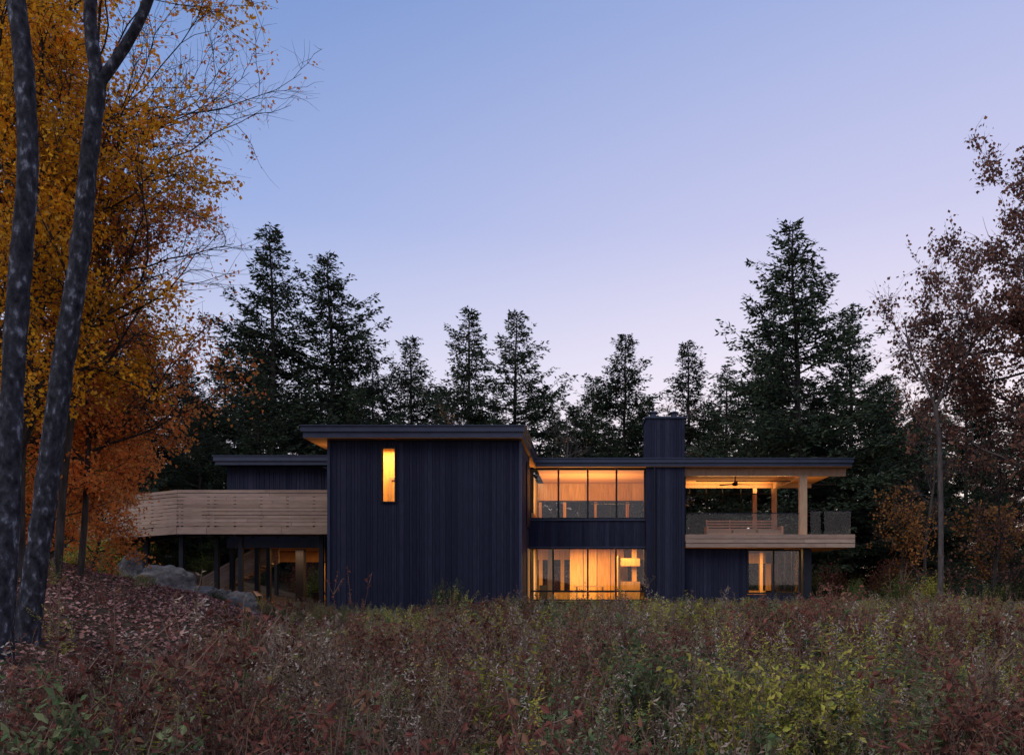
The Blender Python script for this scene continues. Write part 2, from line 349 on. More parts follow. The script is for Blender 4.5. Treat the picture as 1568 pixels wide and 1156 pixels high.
boxes('back_slats',S,M_timber,[(6.09,9.76,41.02,41.06,z,z+.08) for z in (4.2,4.34,4.48,4.62,4.76)])
boxes('frame',S,M_timber,[(6.0,9.85,40.12,40.98,4.02,4.14),(6.0,6.08,40.12,41.1,4.15,4.5),(9.77,9.85,40.12,41.1,4.15,4.5)]+[(x,x+.08,y,y+.08,3.9,4.02) for x in (6.0,7.9,9.77) for y in (40.14,40.9)]+[(x,x+.06,41.07,41.11,3.9,4.88) for x in (6.1,7.3,8.5,9.7)])
FN=empty('ceiling_fan')
a_=Acc(); v,f=tube([(7.4,40,6.65),(7.4,40,7.09)],[.03,.03],8);a_.add(v,f)
v,f=tube([(7.4,40,6.48),(7.4,40,6.52),(7.4,40,6.64),(7.4,40,6.67)],[.02,.14,.14,.02],12);a_.add(v,f)
for k_ in range(3):
    an=k_*2.094+.4; d=np.array([math.cos(an),math.sin(an),0]); s=np.array([-d[1],d[0],.15])
    c=np.array([7.4,40,6.58]); p=[c+d*.12-s*.06,c+d*.12+s*.06,c+d*.85+s*.09,c+d*.85-s*.09]
    a_.add(np.array(p+[q+np.array([0,0,.02]) for q in p]),BF)
link('fan_body',a_.mesh('fan_body',[M_frame]),FN)

WARM=(1,.54,.19)
def down(name,x,y,z,watts,sx,sy,col=WARM,parent=H,flip=False):
    ld=bpy.data.lights.new(name,'AREA'); ld.shape='RECTANGLE'; ld.size=sx; ld.size_y=sy; ld.energy=watts; ld.color=col
    o=bpy.data.objects.new(name,ld); o.location=(x,y,z); COL.objects.link(o); o.parent=parent
    if flip: o.rotation_euler=(math.pi,0,0)
    boxes(name+'_housing',parent,M_frame,[(x-sx/2-.02,x+sx/2+.02,y-sy/2-.02,y+sy/2+.02,(z+.006 if not flip else z-.05),(z+.03 if not flip else z-.006))])
down('upper_cove_light',0,40.6,4.95,330,4.2,.3,flip=True)
boxes('upper_cove_console',H,M_intwood,[(-2.1,2.1,40.45,40.75,3.9,4.88)])
down('lower_ceiling_light',-.1,40.0,3.40,560,5.0,1.6)
down('lower_right_ceiling_light',8.6,40.6,3.3,230,2.4,1.6)
down('porch_uplight',7.6,43.5,6.5,85,4.5,.06,flip=True)
down('porch_front_uplight',7.5,38.4,6.55,60,4.5,.05,flip=True)
down('deck_end_uplight',11.4,41,5.1,26,.1,2,flip=True)
down('block_room_light',-8.4,33.9,7.38,300,3.4,.8)
down('eave_uplight',-11.15,34.2,6.6,7,.3,.3,flip=True)
down('carport_strip_light',-13.6,40.2,3.32,120,4.5,.3)
down('entry_light',-12.9,42.75,2.72,30,2.2,.15)

# ------------------------------------------------------------------ ramp
R_=empty('timber_entrance_ramp')
def obox(acc,A,B,off0,off1,z0,z1,za=0,zb=0):
    A=np.array(A,float);B=np.array(B,float);d=(B-A)/np.linalg.norm(B-A);n=np.array([-d[1],d[0]])
    if n[1]<0:n=-n
    p=[A+n*off0,B+n*off0,B+n*off1,A+n*off1]; s=[za,zb,zb,za]
    acc.add(np.array([[q[0],q[1],z0+e] for q,e in zip(p,s)]+[[q[0],q[1],z1+e] for q,e in zip(p,s)]),BF)
path=[(-10.79,35.0),(-18.05,35.0),(-21.2,36.5),(-24.0,38.6),(-27.5,42.2)]
zof=[0,0,-.08,-.2,-.4]
slat=Acc();st=Acc();r=random.Random(3)
for i in range(4):
    A=np.array(path[i]);B=np.array(path[i+1]);L=np.linalg.norm(B-A)
    for side in (0,1.9):
        rows=[(3.78,4.09)]+[(4.15+k*.16,4.15+k*.16+.132) for k in range(10)]
        for ri,(z0,z1) in enumerate(rows):
            cuts=[0]
            while cuts[-1]<L-1.2: cuts.append(min(L,cuts[-1]+r.uniform(2.2,4.2)))
            if cuts[-1]<L: cuts[-1]=L
            for c0,c1 in zip(cuts[:-1],cuts[1:]):
                j=-(.03 if ri<1 else 0)+r.uniform(0,.008)
                a0=A+(B-A)*c0/L; b0=A+(B-A)*(c1-.012)/L
                obox(slat,a0,b0,side+j,side+j+.03,z0,z1,zof[i]+(zof[i+1]-zof[i])*c0/L,zof[i]+(zof[i+1]-zof[i])*c1/L)
        n_=int(L/1.2)
        for k in range(n_+1):
            a0=A+(B-A)*(k/n_*.96+.01); b0=a0+(B-A)/L*.08
            obox(st,a0,b0,side+.05,side+.12,3.72,5.66,zof[i]*.9,zof[i]*.9)
    obox(st,A,B,.13,1.88,3.80,3.95,zof[i],zof[i+1])
link('ramp_slats',slat.mesh('ramp_slats',[M_cedar]),R_)
for (x,y) in ((-18.3,35.9),(-16.9,36.3),(-15.5,35.6),(-11.9,35.6),(-20.6,37.2),(-23.2,39.0)):
    gz=float(height(x,y)); st.add(boxv(x-.09,x+.09,y-.09,y+.09,gz-.3,3.75),BF)
link('ramp_structure',st.mesh('ramp_structure',[M_frame]),R_)
ST=empty('timber_stair'); sa=Acc()
for side in (0,1.3):
    for k in range(7):
        z=k*.155
        p=[(-15.4,38.4+side,2.6+z),(-18.6,38.4+side,.85+z),(-18.6,38.43+side,.85+z),(-15.4,38.43+side,2.6+z)]
        sa.add(np.array(p+[(q[0],q[1],q[2]+.135) for q in p]),BF)
for k in range(13):
    x=-15.6-k*.25; z=2.6-k*.137
    sa.add(boxv(x-.3,x,38.46,39.68,z-.05,z),BF)
link('stair_slats_and_treads',sa.mesh('stair',[M_cedar]),ST)

# ------------------------------------------------------------------ boulders
M_rock=surf('granite',[(.03,.03,.03),(.08,.075,.07),(.13,.12,.11),(.22,.21,.20)],scale=2.2,rough=.95,bump=1.0,detail=10)
def rock(name,x,y,s,seed):
    import bmesh
    bm=bmesh.new(); bmesh.ops.create_icosphere(bm,subdivisions=5,radius=1)
    rs=random.Random(seed); planes=[(Vector((rs.gauss(0,1),rs.gauss(0,1),rs.gauss(.2,.8))).normalized(),rs.uniform(.45,.8)) for _ in range(11)]
    for v in bm.verts:
        n=v.co.normalized(); d=1.0
        for pn,pd in planes:
            c=n.dot(pn)
            if c>.05: d=min(d,pd/c)
        p=n+Vector((seed*7.1,0,0)); d*=1+.12*mn.noise(p*2)+.07*mn.noise(p*6)+.03*mn.noise(p*15)
        v.co=n*d*1.25
    me=bpy.data.meshes.new(name); bm.to_mesh(me); bm.free(); me.materials.append(M_rock)
    o=link(name,me,loc=(x,y,float(height(x,y))+s[2]*.1),rot=(0,0,seed)); o.scale=s
for i,(x,y,s) in enumerate(((-16.3,31,(1.3,.9,.75)),(-14.6,30.2,(.9,.8,.5)),(-17.9,33,(1.3,1.0,1.0)),(-13.4,31.0,(.8,.6,.6)),(-15.4,33.4,(1.1,.8,1.0)),(-19.4,33.6,(1.4,1.0,1.15)),(-12.6,29.3,(.5,.4,.4)),(-18.6,31.0,(.9,.7,.6)),(-17.0,32.3,(.8,.6,1.05)),(-14.2,32.6,(.7,.6,.8)))):
    rock('boulder',x,y,s,i+1)

# ------------------------------------------------------------------ conifers
def conifer(seed,Hh=22.,R=5.4,c0=.12,gap=.12,vol=1.0):
    r=np.random.default_rng(seed); ac=Acc()
    n=14; zs=np.linspace(0,Hh,n); wob=np.cumsum(r.normal(0,.08,(n,2)),axis=0)*.7
    P=np.column_stack([wob[:,0],wob[:,1],zs]); rad=.26*(1-zs/Hh)**.8+.015
    v,f=tube(P,rad,8,.04); ac.add(v,f,0)
    z=c0*Hh; SA=[];SB=[];SR=[];C=[];D=[];LL=[]
    lob=r.uniform(0,6.28,3)
    while z<Hh-.1:
        t=(z-c0*Hh)/(Hh*(1-c0)); nb=int(r.integers(4,7))
        levelgain=r.uniform(.55,1.15)
        for b in range(nb):
            az=r.uniform(0,6.283)
            prof=min(1.,(1-t)*1.5)**.9*min(1,.65+1.6*t)
            L=R*prof*levelgain*r.uniform(.5,1.15)*(1+.2*math.sin(az*2+lob[0]+t*5)+.15*math.sin(az*3+lob[1]-t*9))+.12
            if r.random()<gap+.3*max(0,.25-t)*2: continue
            d=np.array([math.cos(az),math.sin(az)])
            up=-.22+.6*t+r.normal(0,.07)+(.35*max(0,t-.8)*5); curl=.2+.16*r.random()
            base=np.array([np.interp(z,zs,P[:,0]),np.interp(z,zs,P[:,1]),z])
            s=np.linspace(0,1,5); pts=np.column_stack([base[0]+d[0]*L*s,base[1]+d[1]*L*s,base[2]+L*(up*s+curl*s*s)])
            SA.append(pts[:-1]);SB.append(pts[1:]);SR.append(np.column_stack([.045*(L/4+.3)*(1-s[:-1]*.9),.045*(L/4+.3)*(1-s[1:]*.9)]))
            m=max(3,int(L/.19)); ss=r.uniform(.08 if L<2 else .22,1,m)
            for sgn in (-1,1):
                s2=ss[r.random(m)>.14]
                if len(s2)==0: continue
                tl=(.32*L*(1-s2)**.7+.3)*r.uniform(.5,1.15,len(s2))
                ang=az+sgn*r.uniform(.4,1.05,len(s2))
                q=np.column_stack([base[0]+d[0]*L*s2,base[1]+d[1]*L*s2,base[2]+L*(up*s2+curl*s2*s2)])
                td=np.column_stack([np.cos(ang),np.sin(ang),r.normal(-.05,.13,len(s2))])
                k=np.maximum(2,(tl/.13).astype(int))
                idx=np.repeat(np.arange(len(s2)),k); u=r.random(len(idx))
                c=q[idx]+td[idx]*(tl[idx]*u)[:,None]+r.normal(0,.04,(len(idx),3))
                dd=td[idx]+r.normal(0,.5,(len(idx),3)); dd[:,2]*=.7
                C.append(c); D.append(dd); LL.append(np.full(len(idx),.28)*r.uniform(.6,1.35,len(idx)))
        z+=r.uniform(.18,.38)*(1.4-.7*t)
        if r.random()<.1: z+=r.uniform(.3,.8)*(1-t)
    A=np.concatenate(SA);B=np.concatenate(SB);Q=np.concatenate(SR)
    v,f=segs(A,B,Q[:,0],Q[:,1],3); ac.add(v,f,0)
    C=np.concatenate(C);D=np.concatenate(D);LL=np.concatenate(LL)
    v,f=leaves(C,LL,LL*.36,D,.1,r); ac.add(v,f,1)
    return ac.mesh('pine_tree_mesh',[M_bark2,M_needle])
pines=[conifer(11),conifer(12,R=5.0,c0=.17,gap=.2),conifer(13,R=6.2,c0=.10),conifer(14,R=4.8,c0=.2,gap=.22),conifer(15,R=5.6,c0=.06)]
PL=[(-22,55,24,0),(-18.6,58,24.5,2),(-14,62,20.5,4),(-8.2,56,20.8,1),(-5.2,60,22,0),(0,61,17.2,2),(2.9,58,19.6,4),(7.4,60,19.6,1),(11.4,66,19.6,3),(14.1,52,25.3,2),(18.4,56,20.5,0),(13.7,62,19,4),(21.4,58,16.5,1),(-28,50,15.6,4),(-27.5,45,13.3,2),(-30,60,14.6,0),(-28.2,62,17,1),(26,55,16.5,4),(27,49,13.2,2),(-17.9,66,19,3),(-11.9,66,17.8,0),(-2.9,70,16.5,4),(26.4,62,15.8,1),(-24.5,48,12.5,4),(-33,52,17,1),(31,52,17,0),(23.5,47,10,4),(18.5,66,18,3),(5.2,68,17.5,2),(-36,44,16,2),(36,58,18,0),
 (-25.5,64,18,2),(-20.5,50,13,4),(-9.8,70,17.5,2),(-15.6,54,14.5,0),(8.8,54,13,4),(16.2,68,21,0),(1.2,52,11.5,0),(-5.8,52,12,4),(20.6,50,12.5,0),(24,66,18,2),(29.5,60,16,4),(-33,47,11,0),(-30.5,42,9.5,4),(11,74,18,2),(-22,72,20,1),(-12,53,13,2),(-1,56,14,1),(5,55,12.5,0),(16,56,14.5,4),(-25,43.5,9,0),(-22.3,46,9.5,2),(-7.5,66,16.5,3),(-16,74,18,0),(0.5,76,17,3),(20,74,18,2),(23.2,61,17.5,0),(28.5,68,17,2)]
g=lambda x,y: float(height(x,y))
for i,(x,y,h,k) in enumerate(PL):
    link('pine_tree',pines[k],loc=(x,y,g(x,y)-.2),rot=(0,0,i*2.4),scl=(h/22*1.04,h/22*1.04,h/22))

# ------------------------------------------------------------------ deciduous
def decid(seed,trunks,nl,zr,Lf,leaf,mats,leafn=10,elev=(.2,.9),twigs=7,subs=9,keep=1.0,bias=None,k=10,twr=.006):
    r=np.random.default_rng(seed); ac=Acc(); SA=[];SB=[];RA=[];RB=[];C=[]
    TT=[]
    for P,R in trunks:
        P2,R2=catmull(P,R,6); v,f=tube(P2,R2,k,.05); ac.add(v,f,0); TT.append((P2,R2))
    def poly(p,d,L,n,wander,upc):
        pts=[p];d=d/np.linalg.norm(d)
        for i in range(n):
            d=d+r.normal(0,wander,3)+np.array([0,0,upc]); d=d/np.linalg.norm(d); pts.append(pts[-1]+d*L/n)
        return np.array(pts)
    for i in range(nl):
        z=zr[0]+(zr[1]-zr[0])*r.random()
        cand=[q for q in TT if q[0][:,2].min()-.05<=z<=q[0][:,2].max()] or [TT[-1]]
        P2,R2=cand[i%len(cand)]
        j=int(np.argmin(abs(P2[:,2]-z))); p=P2[j]; az=r.uniform(0,6.283)
        if bias is not None and r.random()<bias[1]: az=bias[0]+r.normal(0,.6)
        t=(z-zr[0])/max(.1,(zr[1]-zr[0])); L=Lf(t)*r.uniform(.6,1.15); el=r.uniform(*elev)
        d=np.array([math.cos(az)*math.cos(el),math.sin(az)*math.cos(el),math.sin(el)])
        limb=poly(p,d,L,7,.16,.05); r0=min(R2[j]*.6,.018*L+.015)
        rr=np.linspace(r0,r0*.2,8)
        SA.append(limb[:-1]);SB.append(limb[1:]);RA.append(rr[:-1]);RB.append(rr[1:])
        for s in r.uniform(.2,1,subs):
            q=s*7; a=int(min(6,q)); pp=limb[a]+(limb[a+1]-limb[a])*(q-a); dd=norm(limb[a+1]-limb[a])+r.normal(0,.6,3)
            sub=poly(pp,dd,L*.42*(1.15-.5*s)*r.uniform(.6,1.2),4,.22,.04); r1=r0*.3
            SA.append(sub[:-1]);SB.append(sub[1:]);q2=np.linspace(r1,max(twr,r1*.35),5);RA.append(q2[:-1]);RB.append(q2[1:])
            for s2 in r.uniform(.15,1,twigs):
                q3=s2*4;a=int(min(3,q3));pq=sub[a]+(sub[a+1]-sub[a])*(q3-a); d3=norm(sub[a+1]-sub[a])+r.normal(0,.7,3)
                tw=poly(pq,d3,r.uniform(.35,1.0),2,.25,.03)
                SA.append(tw[:-1]);SB.append(tw[1:]);q4=np.array([twr,twr*.7,twr*.4]);RA.append(q4[:-1]);RB.append(q4[1:])
                if r.random()<keep:
                    u=r.random(leafn)[:,None]; C.append(tw[0]+(tw[2]-tw[0])*u+r.normal(0,.11,(leafn,3)))
    v,f=segs(np.concatenate(SA),np.concatenate(SB),np.concatenate(RA),np.concatenate(RB),4); ac.add(v,f,0)
    if C:
        C=np.concatenate(C); Ls=leaf*r.uniform(.6,1.3,len(C)); D=r.normal(0,1,(len(C),3))-np.array([0,0,.5])
        v,f=leaves(C,Ls,Ls*.75,D,.12,r); ac.add(v,f,1)
    me=ac.mesh('tree_mesh',mats)
    sm=(np.concatenate(ac.M)==0); me.polygons.foreach_set('use_smooth',sm)
    return me
A1=[(-9.62,13.5,.1),(-9.5,13.5,.9),(-9.33,13.5,2.14),(-9.13,13.5,3.58),(-8.9,13.5,5.35),(-8.63,13.5,7.12),(-8.46,13.5,8.78),(-8.30,13.5,10.2)]
A2=[(-8.30,13.5,10.1),(-8.42,13.5,11.0),(-8.5,13.6,12.2),(-8.7,13.7,14),(-8.6,13.8,16.5),(-8.8,13.9,19)]
A3=[(-8.30,13.5,10.1),(-7.85,13.5,10.75),(-7.39,13.4,11.5),(-7.0,13.3,12.9),(-6.6,13.3,15),(-6.5,13.3,17.5)]
link('maple_tree',decid(21,[(A1,[.27,.20,.175,.17,.165,.15,.135,.13]),(A2,[.12,.10,.095,.08,.06,.03]),(A3,[.09,.08,.075,.06,.045,.02])],26,(13.0,18.5),lambda t:3.2*(1-.5*t),.10,[M_bark,M_yellow],leafn=7,k=20))
B1=[(-8.92,12,.1),(-8.85,12,1),(-8.75,12,2.6),(-8.67,12,4.55),(-8.56,12,6.3),(-8.44,12,7.9),(-8.5,12,9.5),(-8.66,12,10.95),(-8.7,12,13),(-8.5,12,16),(-8.6,12,18.5)]
link('maple_tree',decid(22,[(B1,[.23,.175,.16,.15,.145,.135,.13,.115,.09,.06,.02])],16,(13.0,18),lambda t:2.6*(1-.4*t),.10,[M_bark,M_yellow],leafn=7,k=20))
def straight(x,y,Hh,r0,lean=(0,0),seed=0):
    rr=np.random.default_rng(seed); n=7; z=np.linspace(0,Hh,n); w=np.cumsum(rr.normal(0,.12,(n,2)),0)
    P=np.column_stack([x+lean[0]*z/Hh+w[:,0]-w[0,0],y+lean[1]*z/Hh+w[:,1]-w[0,1],g(x,y)-.2+z]); return (P,np.linspace(r0,.02,n))
link('yellow_maple_tree',decid(31,[straight(-13.2,18.5,17,.13,(.5,0),1)],50,(4,16.5),lambda t:4.2,.105,[M_bark2,M_yellow],leafn=13,keep=.9))
link('yellow_maple_tree',decid(32,[straight(-16.5,22,18,.2,(0,0),2)],44,(3,17),lambda t:4.6*(1-.35*t),.115,[M_bark2,M_yellow],leafn=13,keep=.95))
link('orange_maple_tree',decid(33,[straight(-13.4,21,12.5,.08,(.9,0),3)],44,(4.5,13),lambda t:3.9*(1-.3*t),.11,[M_bark2,M_orange],leafn=9,keep=.6))
link('yellow_maple_tree',decid(34,[straight(-12.4,16.5,15,.09,(.3,0),4)],28,(5,14.5),lambda t:2.8,.10,[M_bark2,M_yellow],leafn=10,keep=.75))
link('bare_maple_tree',decid(35,[straight(-13.0,19.5,16,.10,(1.0,0),5)],32,(6.5,15),lambda t:4.8,.10,[M_bark2,M_orange],leafn=5,keep=.2,bias=(0,.7),twr=.005))
link('orange_maple_sapling',decid(36,[straight(-14.0,21,5,.05,(0,0),6)],28,(1.8,6.5),lambda t:2.1,.11,[M_bark2,M_orange],leafn=12,twigs=6,subs=6))
link('orange_maple_sapling',decid(38,[straight(-16.6,26.5,4.6,.05,(0,0),16)],24,(2.2,6.2),lambda t:1.9,.11,[M_bark2,M_orange],leafn=10,twigs=6,subs=6))
link('yellow_maple_sapling',decid(37,[straight(-20.2,31,6.0,.05,(0,0),7)],20,(3.4,9),lambda t:1.9,.12,[M_bark2,M_yellow],leafn=8,twigs=5,subs=6))
# right
link('red_oak_tree',decid(41,[straight(17.6,29.5,16.5,.2,(-.2,0),8)],50,(5,16),lambda t:4.9*(1-.3*t),.15,[M_barkp,M_maroon],leafn=11,keep=.85,twr=.009))
F1=[(13.25,30,0),(13.3,30,3),(13.25,30,6.5),(13.1,30,8.3)]
F2=[(13.1,30,8.2),(13.6,30,9.2),(14.5,30,10.6),(15.4,30,12.6)]
F3=[(13.1,30,8.2),(12.8,30,9.0),(12.2,30,10.2),(11.9,30,11.6)]
link('bare_oak_tree',decid(42,[(F1,[.12,.10,.095,.085]),(F2,[.07,.06,.05,.02]),(F3,[.055,.045,.035,.02])],22,(6.8,12.6),lambda t:2.1,.14,[M_barkp,M_maroon],leafn=7,keep=.4,twr=.007,elev=(.3,1.1)))
M_tan=leafmat('tan_leaves',[(.38,.17,.06),(.50,.25,.08),(.30,.12,.05)],.4)
link('orange_oak_tree',decid(43,[straight(17.4,44,6.2,.08,(0,0),9)],20,(1.8,6),lambda t:2.1,.15,[M_bark2,M_tan],leafn=7,keep=.5,twigs=5,subs=6,twr=.008))
link('tan_oak_tree',decid(44,[straight(20.5,40,5,.07,(0,0),10)],18,(1.2,5),lambda t:2.0,.15,[M_bark2,M_tan],leafn=7,keep=.5,twigs=5,subs=6,twr=.01))
link('red_oak_sapling',decid(46,[straight(17.2,34,7,.07,(0,0),13)],20,(1.2,7),lambda t:2.0,.14,[M_bark2,M_maroon],leafn=7,keep=.4,twigs=5,subs=6,twr=.008))
link('tan_beech_tree',decid(45,[straight(-26.5,46,10,.1,(0,0),12)],22,(2,10),lambda t:2.3*(1-.3*t),.18,[M_bark2,M_tan],leafn=7,keep=.7,twigs=5,subs=6,twr=.01))
for sd,(x,y,h) in enumerate(((-9.5,52,13),(-1.5,54,13),(5.0,53,13.5),(22.5,52,13),(19.5,46,11))):
    link('bare_birch_tree',decid(60+sd,[straight(x,y,h,.12,(0.5,0),20+sd)],16,(4,h-1),lambda t:2.6*(1-.4*t),.15,[M_barkp,M_tan],leafn=4,keep=.12,twigs=4,subs=6,twr=.012,elev=(.4,1.1)))

# ------------------------------------------------------------------ GN scatter
def gn_scatter(name,pts,idx,rot,scl,coll):
    me=bpy.data.meshes.new(name); me.vertices.add(len(pts)); me.vertices.foreach_set('co',np.asarray(pts,np.float32).ravel())
    at=me.attributes.new('idx','INT','POINT'); at.data.foreach_set('value',np.asarray(idx,np.int32))
    at=me.attributes.new('rot','FLOAT_VECTOR','POINT'); at.data.foreach_set('vector',np.asarray(rot,np.float32).ravel())
    at=me.attributes.new('scl','FLOAT_VECTOR','POINT'); at.data.foreach_set('vector',np.asarray(scl,np.float32).ravel())
    ob=link(name,me)
    ng=bpy.data.node_groups.new(name+'_nodes','GeometryNodeTree')
    ng.interface.new_socket('Geometry',in_out='INPUT',socket_type='NodeSocketGeometry')
    ng.interface.new_socket('Geometry',in_out='OUTPUT',socket_type='NodeSocketGeometry')
    N=ng.nodes; gi=N.new('NodeGroupInput');go=N.new('NodeGroupOutput');iop=N.new('GeometryNodeInstanceOnPoints')
    ci=N.new('GeometryNodeCollectionInfo'); ci.inputs['Collection'].default_value=coll
    ci.inputs['Separate Children'].default_value=True; ci.inputs['Reset Children'].default_value=True
    def na(n,t):
        q=N.new('GeometryNodeInputNamedAttribute'); q.data_type=t; q.inputs['Name'].default_value=n
        return [s for s in q.outputs if s.enabled and s.name=='Attribute'][0]
    Lk=ng.links.new
    Lk(gi.outputs[0],iop.inputs['Points']);Lk(ci.outputs[0],iop.inputs['Instance']); iop.inputs['Pick Instance'].default_value=True
    Lk(na('idx','INT'),iop.inputs['Instance Index']);Lk(na('rot','FLOAT_VECTOR'),iop.inputs['Rotation']);Lk(na('scl','FLOAT_VECTOR'),iop.inputs['Scale'])
    Lk(iop.outputs[0],go.inputs[0])
    md=ob.modifiers.new('scatter','NODES'); md.node_group=ng
    return ob

def clump(kind,seed):
    r=np.random.default_rng(seed); ac=Acc()
    if kind=='grass':
        n=80; th=r.uniform(0,6.28,n); rad=.28*np.sqrt(r.random(n)); base=np.column_stack([rad*np.cos(th),rad*np.sin(th),np.zeros(n)])
        h=r.uniform(.4,.9,n); ln=r.normal(0,.2,(n,2)); w=r.uniform(.003,.006,n)
        ss=[0,.4,.75,1.0]; a2=r.uniform(0,6.28,n); sd=np.column_stack([np.cos(a2),np.sin(a2),np.zeros(n)])
        rows=[]
        for s in ss:
            c=base+np.column_stack([ln[:,0]*s*s*1.6,ln[:,1]*s*s*1.6,h*(s-.15*s*s)]); ww=(w*(1-s*.85))[:,None]
            rows.append(np.stack([c-sd*ww,c+sd*ww],1))
        V=np.concatenate(rows,1); F=np.array([[0,1,3,2],[2,3,5,4],[4,5,7,6]])[None]+(np.arange(n)*8)[:,None,None]
        ac.add(V.reshape(-1,3),F.reshape(-1,4),0); return ac.mesh('grass_clump',[W_grass])
    if kind.startswith('bush'):
        mat={'bushr':W_red,'bushg':W_olive,'bushy':W_gold}[kind]; A=[];B=[];C=[]
        for i in range(16):
            a=r.uniform(0,6.28); el=r.uniform(.75,1.5); L=r.uniform(.6,1.15); d=np.array([math.cos(a)*math.cos(el),math.sin(a)*math.cos(el),math.sin(el)])
            p=[np.array([0,0,-.05])]
            for q in range(4):
                d=norm(d+r.normal(0,.13,3)+np.array([0,0,.06])); p.append(p[-1]+d*L/4)
            for q in range(4):
                A.append(p[q]);B.append(p[q+1])
                for _ in range(3):
                    if q==0: continue
                    o=p[q]+(p[q+1]-p[q])*r.random(); e=norm(d+r.normal(0,.8,3))*r.uniform(.1,.28); A.append(o);B.append(o+e)
                    m_=7; C.append(o+e*r.random(m_)[:,None]+r.normal(0,.02,(m_,3)))
        v,f=segs(np.array(A),np.array(B),.005,.002,3); ac.add(v,f,0)
        C=np.concatenate(C); l=.06*r.uniform(.6,1.3,len(C)); v,f=leaves(C,l,l*.55,None,.12,r); ac.add(v,f,1)
        return ac.mesh(kind,[M_stem,mat])
    P=dict(gold=(7,.6,1.1,W_gold,.075,.018,32,.8),olive=(7,.5,1.0,W_olive,.07,.026,30,.35),red=(7,.45,1.0,W_red,.055,.026,24,0),brown=(7,.5,1.1,W_brown,.05,.016,20,.6),bramble=(9,.3,.6,W_olive,.07,.045,22,0),shoot=(3,1.0,1.5,W_red,.05,.02,30,0))[kind]
    n,h0,h1,mat,ll,lw,nl,pl=P
    for i in range(n):
        a=r.uniform(0,6.28); rd=.3*math.sqrt(r.random()); b=np.array([rd*math.cos(a),rd*math.sin(a),-.05]); h=r.uniform(h0,h1)
        ln=r.normal(0,.13,2); s=np.linspace(0,1,5); pts=b+np.column_stack([ln[0]*s*s,ln[1]*s*s,s*h])
        A=[pts[:-1]];B=[pts[1:]]
        if kind in('red','bramble','shoot','brown'):
            for k in range(6):
                q=pts[r.integers(1,5)]; d=r.normal(0,1,3);d[2]=abs(d[2])+.9;d=d/np.linalg.norm(d)*r.uniform(.12,.34)
                A.append(q[None]);B.append((q+d)[None]); m_=6; u=r.random(m_)[:,None]; c=q+d*u
                v,f=leaves(c,ll*r.uniform(.5,1.2,m_),lw,r.normal(0,1,(m_,3)),.15,r); ac.add(v,f,1)
        v,f=segs(np.concatenate(A),np.concatenate(B),.0035,.0018,3); ac.add(v,f,0)
        u=r.uniform(.15,1,nl); c=np.column_stack([np.interp(u,s,pts[:,k]) for k in range(3)])
        D=r.normal(0,1,(nl,3)); D[:,2]=np.abs(D[:,2])*.4; lsz=ll*(1.25-.6*u)*r.uniform(.7,1.3,nl)
        v,f=leaves(c,lsz,lw*(1.25-.6*u),D,.12,r); ac.add(v,f,1)
        if pl and r.random()<pl:
            m=30; t=r.random(m); top=pts[-1]; dr=r.normal(0,.05,2)
            c=top+np.column_stack([r.normal(0,.03,m)*(1.2-t)+dr[0]*t,r.normal(0,.03,m)*(1.2-t)+dr[1]*t,(t-.6)*.22])
            v,f=leaves(c,.026,.010,None,.1,r); ac.add(v,f,2 if kind!='gold' or i%2 else 1)
    return ac.mesh(kind+'_clump',[M_stem,mat,W_plume])
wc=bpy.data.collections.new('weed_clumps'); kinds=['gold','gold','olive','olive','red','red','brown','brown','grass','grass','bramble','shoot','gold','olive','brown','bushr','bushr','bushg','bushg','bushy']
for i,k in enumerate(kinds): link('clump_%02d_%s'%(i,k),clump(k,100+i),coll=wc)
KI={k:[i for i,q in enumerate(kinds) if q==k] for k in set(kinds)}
pts=[];idx=[];rot=[];scl=[]
rr=random.Random(5)
y=2.6
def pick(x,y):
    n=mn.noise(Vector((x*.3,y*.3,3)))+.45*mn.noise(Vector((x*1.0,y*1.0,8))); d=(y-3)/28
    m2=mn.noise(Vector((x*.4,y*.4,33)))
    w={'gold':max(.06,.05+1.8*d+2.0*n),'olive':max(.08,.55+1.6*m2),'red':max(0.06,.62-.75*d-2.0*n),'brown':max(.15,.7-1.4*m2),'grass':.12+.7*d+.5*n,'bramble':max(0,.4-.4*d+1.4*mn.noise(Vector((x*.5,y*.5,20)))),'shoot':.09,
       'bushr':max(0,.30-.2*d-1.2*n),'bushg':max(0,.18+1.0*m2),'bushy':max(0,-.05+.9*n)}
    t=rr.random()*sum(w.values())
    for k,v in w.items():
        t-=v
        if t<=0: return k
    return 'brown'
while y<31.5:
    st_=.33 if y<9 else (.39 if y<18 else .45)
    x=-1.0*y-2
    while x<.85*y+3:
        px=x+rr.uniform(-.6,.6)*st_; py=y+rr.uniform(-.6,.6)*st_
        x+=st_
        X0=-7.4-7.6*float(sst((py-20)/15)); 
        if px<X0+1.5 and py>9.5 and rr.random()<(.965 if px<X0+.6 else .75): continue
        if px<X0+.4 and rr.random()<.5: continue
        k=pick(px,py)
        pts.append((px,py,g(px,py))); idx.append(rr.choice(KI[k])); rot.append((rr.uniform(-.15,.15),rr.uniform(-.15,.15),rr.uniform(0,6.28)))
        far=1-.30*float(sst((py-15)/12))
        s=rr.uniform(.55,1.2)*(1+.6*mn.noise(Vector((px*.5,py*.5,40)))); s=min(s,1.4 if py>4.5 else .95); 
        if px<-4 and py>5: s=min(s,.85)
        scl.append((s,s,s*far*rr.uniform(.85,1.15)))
    y+=st_
